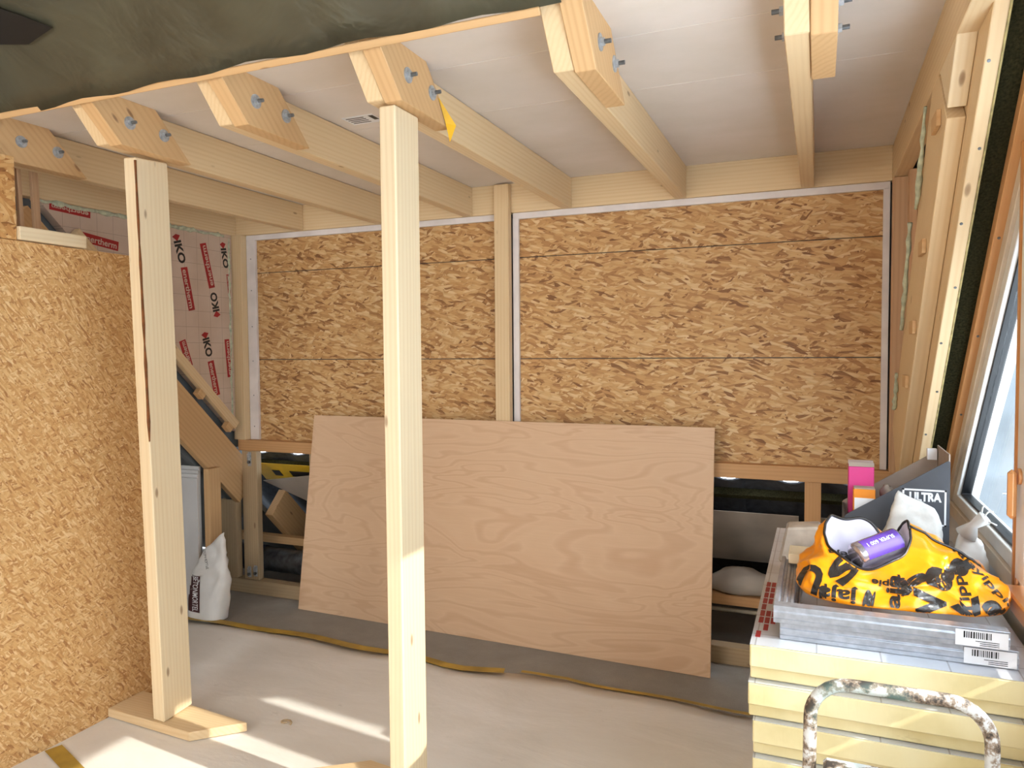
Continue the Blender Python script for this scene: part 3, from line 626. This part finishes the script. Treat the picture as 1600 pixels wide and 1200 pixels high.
npk = empty('notched_plank', (.31, 3.0, 1.8), 'slanting plank with sawn batten stubs in the right cheek', 'plank')
slope_bar('plank', .298, .342, 4.36, 4.80, 2.33, 3.48, 'spruce', npk)
for i, (y, z) in enumerate(((2.36, 2.17), (2.62, 1.86), (2.84, 1.62), (3.03, 1.43))):
    box('batten_stub', .286, .2975, y - .05, y + .05, z - .022, z + .022, 'rafter', npk, .001)
tag(slope_bar('upper_rafter_block', .298, .342, 4.38, 4.72, 1.75, 2.30, 'spruce_pale'), 'sawn rafter block at the top right corner, above the notched plank', 'block')
rr_ = empty('slope_rafter', (.36, 2.6, 1.6), 'long slanting rafter with nail heads left of the dark felt', 'rafter')
slope_bar('rafter', .343, .374, 4.215, 4.62, 1.2, 3.40, 'spruce', rr_)
for i in range(9):
    y = 1.85 + i * .16; cyl('nail', (.358 + .006 * (-1) ** i, y, 4.215 - y), (0, -S2, -S2), .004, .002, 'darkzinc', rr_, 8)
slope_bar('foam_strip', .3745, .381, 4.222, 4.262, 1.2, 3.40, 'foam_yellow', rr_)
wbt = empty('window_batten', (.445, 2.6, 1.6), 'orange slanting batten between the dark felt and the window frame', 'batten')
slope_bar('batten', .432, .456, 4.205, 4.262, 1.3, 3.55, 'orange_wood', wbt)
for i in range(5):
    y = 2.1 + i * .26; cyl('nail', (.445, y, 4.205 - y), (0, -S2, -S2), .004, .002, 'darkzinc', wbt, 8)

# ------------------------------------------------------------------ gable wall with a triangular window and an opening sash
gw = empty('wall_right', (.5, 1.0, 0), 'gable wall with windows on the right', 'wall', kind='structure')
box('panel', .462, .56, -2.6, 4.6, 0, .935, 'white_board', gw, 0)
slope_bar('panel', .4575, .56, 4.197, 4.30, .8, 4.2, 'white_board', gw)
prism('panel', [(3.23, .935), (4.2, .935), (4.2, 0.0), (4.6, 0), (4.6, .1), (3.23, 1.2)], 'x', .462, .56, 'white_board', gw)
box('panel', .462, .56, -2.6, -1.25, .935, 4.0, 'white_board', gw, 0)
prism('panel', [(-1.25, 2.05), (2.15, 2.05), (.3, 3.95), (-1.25, 3.95)], 'x', .462, .56, 'white_board', gw)
w1 = empty('window_1', (.47, 2.7, 1.0), 'triangular gable window below the slanting batten, with white frame', 'window', kind='structure')
def ring_tri(name, y0, yb, z0, s0, w, x0, x1, mat, par):
    """right-angled triangular frame: level sill at z0, upright at y0, sloping side y+z=s0"""
    k = w; outer = [(y0, z0), (s0 - z0, z0), (y0, s0 - y0)]
    i0 = (y0 + k, z0 + k); si = s0 - k * math.sqrt(2); inner = [i0, (si - i0[1], i0[1]), (i0[0], si - i0[0])]
    V = [(x, p[0], p[1]) for x in (x0, x1) for p in outer + inner]; F = []
    for i in range(3):
        j = (i + 1) % 3; F += [(i, j, 3 + j, 3 + i), (6 + i, 9 + i, 9 + j, 6 + j), (i, 6 + i, 6 + j, j), (3 + i, 3 + j, 9 + j, 9 + i)]
    o = mesh(name, V, F, mat, par, bevel=.002); bm = bmesh.new(); bm.from_mesh(o.data); bmesh.ops.recalc_face_normals(bm, faces=bm.faces); bm.to_mesh(o.data); bm.free(); return o, inner
o, i1 = ring_tri('outer_frame', 2.127, 3.2, .936, 4.196, .045, .452, .53, 'cream_frame', w1)
o, i2 = ring_tri('sash_frame', i1[0][0] + .001, 0, i1[0][1] + .001, i1[1][0] + i1[1][1] - .002, .042, .462, .522, 'white_plastic', w1)
o, i3 = ring_tri('gasket', i2[0][0], 0, i2[0][1], i2[1][0] + i2[1][1], .007, .474, .506, 'gasket', w1)
prism('pane', i3, 'x', .488, .492, 'glass', w1)
w2 = empty('window_2', (.47, 1.5, .95), 'white window sash with orange wooden edges and handle at the right picture edge', 'window', kind='structure')
box('mullion', .447, .53, 2.068, 2.126, .936, 2.05, 'cream_frame', w2, .003)
box('edge_strip', .440, .4465, 2.075, 2.085, .936, 2.04, 'tan', w2, .001); box('edge_strip', .440, .4465, 2.106, 2.118, .936, 2.04, 'tan', w2, .001)
box('stile', .436, .50, 1.985, 2.0665, 1.0, 2.05, 'white_plastic', w2, .004)
box('stile', .436, .50, -1.25, -1.15, 1.0, 2.05, 'white_plastic', w2, .004)
box('bottom_rail', .436, .50, -1.149, 1.984, 1.0, 1.07, 'white_plastic', w2, .004)
prism('pane', [(-1.15, 1.07), (1.985, 1.07), (1.985, 2.049), (-1.15, 2.049)], 'x', .466, .470, 'glass', w2)
box('window_sill', .412, .4615, -1.25, 2.067, .945, .985, 'tan', w2, .004)
h = cyl('handle_plate', (.4355, 2.03, 1.25), (-1, 0, 0), .019, .006, 'tan', w2, 20); box('handle_grip', .41, .428, 2.018, 2.042, 1.15, 1.265, 'tan', w2, .008)

sg = empty('outside_sign', (2.58, 12.7, -3), 'pale blue-white sign on the building outside the triangular window', 'sign')
box('sheet', 2.57, 2.598, 11.6, 14.4, -3.2, -.5, 'paper_white', sg, 0)
for i in range(5): box('sign_line', 2.56, 2.57, 11.9 + .45 * i, 11.98 + .45 * i, -2.9, -1.6, 'carton', sg, 0)
for i in range(3): box('sign_line', 2.56, 2.57, 11.9, 13.8, -2.9 + .6 * i, -2.83 + .6 * i, 'carton', sg, 0)
# a curled wood shaving on the paper
tag(tube('wood_shaving', [(-2.03 + .02 * math.cos(k * .7), 2.42 + .02 * math.sin(k * .7), .011 + .002 * k) for k in range(9)], .004, 'greyed', seg=6), 'small curled wood shaving on the floor paper beside the left plank', 'shaving')
# ------------------------------------------------------------------ insulation stack, profiles and the things on it
zt = .875
for k in range(10):
    z1 = zt - k * .0872; z0 = z1 - .0868; j = random.uniform(-.008, .008) if k else 0; xl = -.14 + (random.uniform(-.004, .012) if k else 0)
    b = empty('insulation_board', (.15, 2.35, z0), None, 'insulation board', 'stacked insulation boards')
    b['label'] = 'topmost insulation board of the stack, with foil on top' if k == 0 else 'insulation board number %s from the top of the stack' % ['', 'two', 'three', 'four', 'five', 'six', 'seven', 'eight', 'nine', 'ten'][k]
    yf0 = 1.75 + j
    prism('foam_core', [(yf0, z1 - .001), (yf0 - .002, z1 - .052), (yf0 + .016, z1 - .056), (yf0 + .018, z0 + .001), (2.95, z0 + .001), (2.95, z1 - .001)], 'x', xl, .435, 'pir', b, bevel=.003)
    box('facing', xl, .435, yf0 + .001, 2.95, z1 - .001, z1, 'pir_top', b, 0)
    if k == 0:
        for r in range(9):
            for c in range(3):
                if random.random() < .8: box('print_mark', xl + .008 + .014 * c, xl + .019 + .014 * c, 1.80 + r * .05, 1.842 + r * .05, z1, z1 + .0004, 'red', b, 0)
def frame(lab, x0, x1, y0, y1, z, mat='alu'):
    e = empty('aluminium_frame', (x0, y0, z), lab, 'metal frame', 'aluminium frames on the insulation stack')
    # channel: outer web, lips above and below
    prism('front_rail', [(y0, z), (y0 + .034, z), (y0 + .034, z + .004), (y0 + .004, z + .004), (y0 + .004, z + .036), (y0 + .034, z + .036), (y0 + .034, z + .040), (y0, z + .040), (y0, z + .028), (y0 - .003, z + .026), (y0 - .003, z + .012), (y0, z + .010)], 'x', x0, x1, mat, e, bevel=.0008)
    prism('side_rail', [(x0, z), (x0 + .042, z), (x0 + .042, z + .034), (x0 + .036, z + .034), (x0 + .034, z + .030), (x0 + .028, z + .030), (x0 + .026, z + .036), (x0 + .020, z + .036), (x0 + .018, z + .031), (x0 + .012, z + .031), (x0 + .010, z + .040), (x0, z + .040)], 'y', y0 + .0345, y1, mat, e, bevel=.0006)
    lb = mesh('label', [(x1 - .10, y0 - .0036, z + .003), (x1 - .004, y0 - .0036, z + .003), (x1 - .004, y0 - .0036, z + .037), (x1 - .10, y0 - .0036, z + .037)], [(0, 1, 2, 3)], 'paper_white', e)
    x = x1 - .085
    for i in range(13):
        w = random.choice((.0012, .002, .0032)); mesh('bar', [(x, y0 - .004, z + .020), (x + w, y0 - .004, z + .020), (x + w, y0 - .004, z + .034), (x, y0 - .004, z + .034)], [(0, 1, 2, 3)], 'blackp', lb); x += w + .0018
    for i in range(3): mesh('print_line', [(x1 - .055 - .008 * (i == 2), y0 - .004, z + .006 + .004 * i), (x1 - .02, y0 - .004, z + .006 + .004 * i), (x1 - .02, y0 - .004, z + .0075 + .004 * i), (x1 - .055 - .008 * (i == 2), y0 - .004, z + .0075 + .004 * i)], [(0, 1, 2, 3)], 'blackp', lb)
    return e
frame('lower aluminium frame lying directly on the foil of the stack', -.078, .392, 1.806, 2.30, .8755)
frame('upper aluminium frame under the orange bag', -.092, .374, 1.795, 2.24, .917)
tag(box('wood_block', -.072, .00, 2.16, 2.26, .958, .985, 'spruce_pale', bevel=.002), 'small wooden block between the left frame rail and the orange bag', 'block')
pk = empty('wrapped_packet', (-.06, 2.32, .917), 'clear-wrapped packet behind the wooden block', 'packet')
hexa('packet', [(-.105, 2.30, .92), (.01, 2.30, .92), (.01, 2.42, .92), (-.105, 2.42, .92), (-.085, 2.32, 1.02), (.01, 2.32, 1.03), (.01, 2.41, 1.03), (-.085, 2.41, 1.02)], 'wrap', pk, .006)
# orange carrier bag
og = empty('carrier_bag', (.165, 2.02, .957), 'crumpled orange carrier bag with black lettering on the aluminium frames', 'bag')
nu, nv, ni = 150, 40, 22
def rim(a):   # height and reach of the bag mouth by direction
    def bumpf(c, w): d = math.atan2(math.sin(a - c), math.cos(a - c)); return math.exp(-(d / w) ** 2)
    z = 1.045 + .065 * bumpf(math.radians(150), .6) + .055 * bumpf(math.radians(95), .5) + .075 * bumpf(math.radians(15), .55) - .03 * bumpf(math.radians(-95), .5) - .01 * bumpf(math.radians(65), .2)
    return z
V = []; F = []
cx, cy = .160, 2.015
mx_, my_ = .118, 2.04    # middle of the mouth
for j in range(nv + ni + 1):
    for i in range(nu):
        a = 2 * math.pi * i / nu; ca, sa = math.cos(a), math.sin(a); sg = lambda q, e: math.copysign(abs(q) ** e, q)
        bx, by = .200 * sg(ca, .65), .165 * sg(sa, .65)
        if ca > .3 and sa < .5: bx += .04 * ca
        rz = rim(a); ex, ey = mx_ + .095 * ca, my_ + .085 * sa
        if j <= nv:
            t = j / nv; bulge = 1 + .10 * math.sin(min(1, t * 2) * math.pi); k = t ** 1.35; zt_ = t ** .8
            p = Vector(((cx + bx * bulge) * (1 - k) + ex * k, (cy + by * bulge) * (1 - k) + ey * k, .958 + (rz - .958) * zt_)); amp = .010 + .022 * math.sin(t * math.pi)
        else:
            t = (j - nv) / ni; k = 1 - .9 * t
            p = Vector((mx_ + .095 * ca * k, my_ + .085 * sa * k, rz - (rz - .975) * (1 - (1 - t) ** 3))); amp = .006
        q = p * 8; w = noise.noise(q) * .8 + (.3 - abs(noise.noise(q * 1.5 + Vector((5, 1, 2)))) * 1.6) + .4 * (.25 - abs(noise.noise(q * 3.7)))
        p += Vector((ca, sa, .35)).normalized() * w * amp
        if j <= nv: p.z = max(p.z, .9585)
        V.append(p)
F = [(j * nu + i, j * nu + (i + 1) % nu, (j + 1) * nu + (i + 1) % nu, (j + 1) * nu + i) for j in range(nv + ni) for i in range(nu)]
Fo = [f for f in F if f[0] < nv * nu]; Fi = [f for f in F if f[0] >= nv * nu] + [tuple(range((nv + ni) * nu, (nv + ni + 1) * nu))]
so_ = mesh('bag_skin', V, Fo + [tuple(range(nu - 1, -1, -1))], 'orange_bag', og, smooth=True)
mesh('bag_lining', V, Fi, 'bag_inside', og, smooth=True)
bvb = BVHTree.FromPolygons(V, F)
VW = Vector((.09, 1, -.33)).normalized()
def bagtext(s, X, Z, rot, w, h, bold=.03):
    r = Vector((1, -.09, 0)).normalized(); upv = r.cross(VW); c, q = math.cos(math.radians(rot)), math.sin(math.radians(rot))
    text('lettering', s, Vector((X, 1.85, Z)), r * c + upv * q, upv * c - r * q, w * 1.15, h * 1.15, 'bag_print', og, bold, bvh=bvb)
bagtext('jaja', .045, .985, 180, .075, .035); bagtext('jaja', .165, .995, 90, .085, .034); bagtext('V', .235, .985, 95, .06, .055, .06); bagtext('a', .255, 1.05, 75, .05, .05, .06)
bagtext('Yippie', .30, 1.03, 100, .11, .024); bagtext('Va', .33, .98, 30, .085, .05, .05); bagtext('!', .11, .972, 80, .05, .02, .06); bagtext('U', -.022, 1.01, 165, .05, .07, .04)
bagtext('S', .055, 1.05, 60, .07, .05, .06); bagtext('Yippie', .155, 1.02, 176, .07, .018); bagtext('jajayippie', .345, 1.06, -52, .15, .018, .02); bagtext('Yippieja', .07, 1.10, 190, .10, .016, .02)
bagtext('ja', .20, 1.03, 35, .07, .035, .05); bagtext('a', .30, 1.085, 60, .04, .035, .06); bagtext('T', .40, .955, 160, .06, .05, .06); bagtext('ia', .01, .975, 90, .05, .02, .05)
# black hem along the mouth
tube('hem', [V[nv * nu + i] + Vector((0, 0, .001)) for i in range(nu)] + [V[nv * nu] + Vector((0, 0, .001))], .0035, 'bag_print', og, 6)
tube('hem', [V[j * nu + 2] + Vector((.002, -.002, .001)) for j in range(0, nv + 1)], .003, 'bag_print', og, 6)
can = empty('spray_can', (.17, 2.0, 1.01), 'silver can with a purple label lying in the mouth of the orange bag', 'can')
c0 = Vector((.088, 1.985, 1.040)); c1 = Vector((.185, 2.05, 1.072)); ax = (c1 - c0).normalized()
tube('can_body', [c0 - ax * .004, c0, c0.lerp(c1, .02), c0.lerp(c1, .98), c1, c1 + ax * .004], [.02, .029, .032, .032, .029, .02], 'silver', can, 28)
V2 = []; sd = ax.cross(Vector((0, 0, 1))).normalized(); upc = sd.cross(ax)
for i in range(11):
    a = math.radians(-10 + 100 * i / 10)
    for t in (.12, .95): V2.append(c0.lerp(c1, t) + (sd * math.cos(a) + upc * math.sin(a)) * .0326)
mesh('label', V2, [(2 * i, 2 * i + 1, 2 * i + 3, 2 * i + 2) for i in range(10)], 'purple', can, smooth=True)
tq = (sd * math.cos(.9) + upc * math.sin(.9)); text('lettering', 'SUPER 600 1', c0.lerp(c1, .52) + tq * .0332, -ax, ax.cross(tq), .075, .010, 'paper_white', can, .01)
# dark display carton with the small boxes in it
ct = empty('display_carton', (.22, 2.6, .876), 'dark grey display carton with a slanting cut side behind the white sack', 'carton')
xa, xb, ya, yb, zb = .078, .362, 2.50, 2.74, .8765
side = [(xa, zb), (xb, zb), (xb, 1.213), (xb - .006, 1.216), (xa + .004, 1.036), (xa, 1.030)]
for y, m in ((ya, 'carton'), (yb - .004, 'carton_in')): prism('side_panel', side, 'y', y, y + .004, m, ct)
prism('inner_lining', [(p[0], p[1] - .001) for p in side], 'y', yb - .0055, yb - .0045, 'carton_in', ct)
box('front_wall', xa, xa + .004, ya + .004, yb - .004, zb, 1.03, 'carton', ct, 0); box('end_wall', xb - .004, xb, ya + .004, yb - .004, zb, 1.235, 'carton_in', ct, 0); box('bottom', xa + .004, xb - .004, ya + .004, yb - .004, zb, zb + .003, 'carton_in', ct, 0)
box('flap', xb - .035, xb - .008, yb - .03, yb - .008, 1.19, 1.225, 'paper_white', ct, 0)
text('lettering', 'ULTRA', (.298, ya - .0004, 1.105), (1, 0, 0), (0, 0, 1), .085, .028, 'paper_white', ct, .05)
def outline(x0, x1, z0, z1, w, y, nm):
    for (p, q, r, s) in ((x0, x1, z1 - w, z1), (x0, x1, z0, z0 + w), (x0, x0 + w, z0, z1), (x1 - w, x1, z0, z1)): box(nm, p, q, y, y + .0006, r, s, 'paper_white', ct, 0)
outline(.237, .353, 1.02, 1.128, .005, ya - .0008, 'label_border')
def carton(name, lab, x0, x1, y0, y1, z0, z1, mat, extra=None):
    e = empty(name, ((x0 + x1) / 2, (y0 + y1) / 2, z0), lab, 'box'); box('box_body', x0, x1, y0, y1, z0, z1, mat, e, .0015)
    return e
pb = carton('pink_box', 'tall pink cardboard box standing in the dark carton', .092, .166, 2.60, 2.66, .881, 1.172, 'pink')
for q in ((.092, .166, 2.60, 2.602), (.092, .166, 2.658, 2.66)): box('torn_flap', *q, 1.1725, 1.186, 'carton_in', pb, 0)
ob = carton('orange_box', 'small orange box with white label in front of the pink box', .104, .166, 2.53, 2.575, .881, 1.112, 'orange_card')
box('label', .107, .163, 2.5292, 2.5297, .99, 1.085, 'paper_white', ob, 0); box('flap', .106, .164, 2.531, 2.573, 1.1125, 1.116, 'carton_in', ob, 0)
tag(lump('crumpled_paper', (.215, 2.62, 1.06), (.035, .04, .05), 'wrap', seed=9, amp=.3, sq=.95), 'crumpled grey paper inside the dark carton', 'paper')
# white woven sacks
def sack(name, lab, c, w, d, h, lean, seed, mat='white_cloth', top=.35):
    e = empty(name, (c[0], c[1], c[2]), lab, 'sack'); V = []; nu, nv = 60, 30
    for j in range(nv + 1):
        t = j / nv
        for i in range(nu):
            a = 2 * math.pi * i / nu; ca, sa = math.cos(a), math.sin(a); k = (1 + .12 * math.sin(t * math.pi)) * (1 - (1 - top) * t ** 2)
            p = Vector((c[0] + w * k * math.copysign(abs(ca) ** .7, ca) + lean[0] * t, c[1] + d * (1 - .8 * t ** 1.5) * math.copysign(abs(sa) ** .7, sa) + lean[1] * t, c[2] + h * t * (1 - .10 * ca * t)))
            q = p * 16 + Vector((seed, 0, 0)); V.append(p + Vector((ca, sa, .2)) * (noise.noise(q) * .008 + abs(noise.noise(q * 1.7)) * .008) * (.3 + t))
    F = [(j * nu + i, j * nu + (i + 1) % nu, (j + 1) * nu + (i + 1) % nu, (j + 1) * nu + i) for j in range(nv) for i in range(nu)] + [tuple(range(nu - 1, -1, -1)), tuple(range(nv * nu, nv * nu + nu))]
    mesh('sack_body', V, F, mat, e, smooth=True); return e
sack('white_woven_sack', 'limp white woven sack leaning on the dark carton', (.245, 2.36, .877), .075, .055, .235, (.02, .05), 3, top=.62)
ts = sack('tied_sack', 'small white sack with a tied top beside the window sill', (.395, 2.37, .877), .042, .05, .155, (0, 0), 8, 'white_plastic', top=.5)
tube('knot', [(.385, 2.37, 1.03), (.40, 2.36, 1.06), (.425, 2.35, 1.085)], [.03, .012, .02], 'white_plastic', ts, 12)
for d in ((.03, .0, .02), (.035, -.02, -.005), (.01, .01, .03)): tube('string', [(.415, 2.355, 1.075), (.415 + d[0] * .6, 2.355 + d[1], 1.08 + d[2]), (.415 + d[0], 2.355 + d[1], 1.075 + d[2] * 1.3)], .0022, 'white_cloth', ts, 6)
# paint-splattered step stool in front
st = empty('step_stool', (.13, 1.4, 0), 'paint-splattered folding step stool with a tubular hoop in front of the insulation stack', 'step stool')
Y = 1.42; xl, xr_, ztop, rc = -.008, .274, .952, .066
pts = [(xl - .012, Y - .01, 0), (xl - .004, Y, .5)] + [tuple(p) for p in arc((xl + rc, Y, ztop - rc), rc, math.pi, math.pi / 2, 8, (1, 0, 0), (0, 0, 1))] + [tuple(p) for p in arc((xr_ - rc, Y, ztop - rc), rc, math.pi / 2, 0, 8, (1, 0, 0), (0, 0, 1))] + [(xr_ + .004, Y, .5), (xr_ + .012, Y - .01, 0)]
tube('hoop', pts, .0115, 'paint', st, 14)
tp = box('top_step', xl + .022, xr_ - .022, Y - .20, Y - .014, .802, .824, 'paint', st, .006); tp.location.z = 0
box('lower_step', xl + .02, xr_ - .02, Y - .36, Y - .16, .46, .48, 'paint', st, .006)
for x in (xl + .01, xr_ - .01): tube('leg', [(x, Y - .03, .79), (x, Y - .42, 0)], .011, 'paint', st, 10)
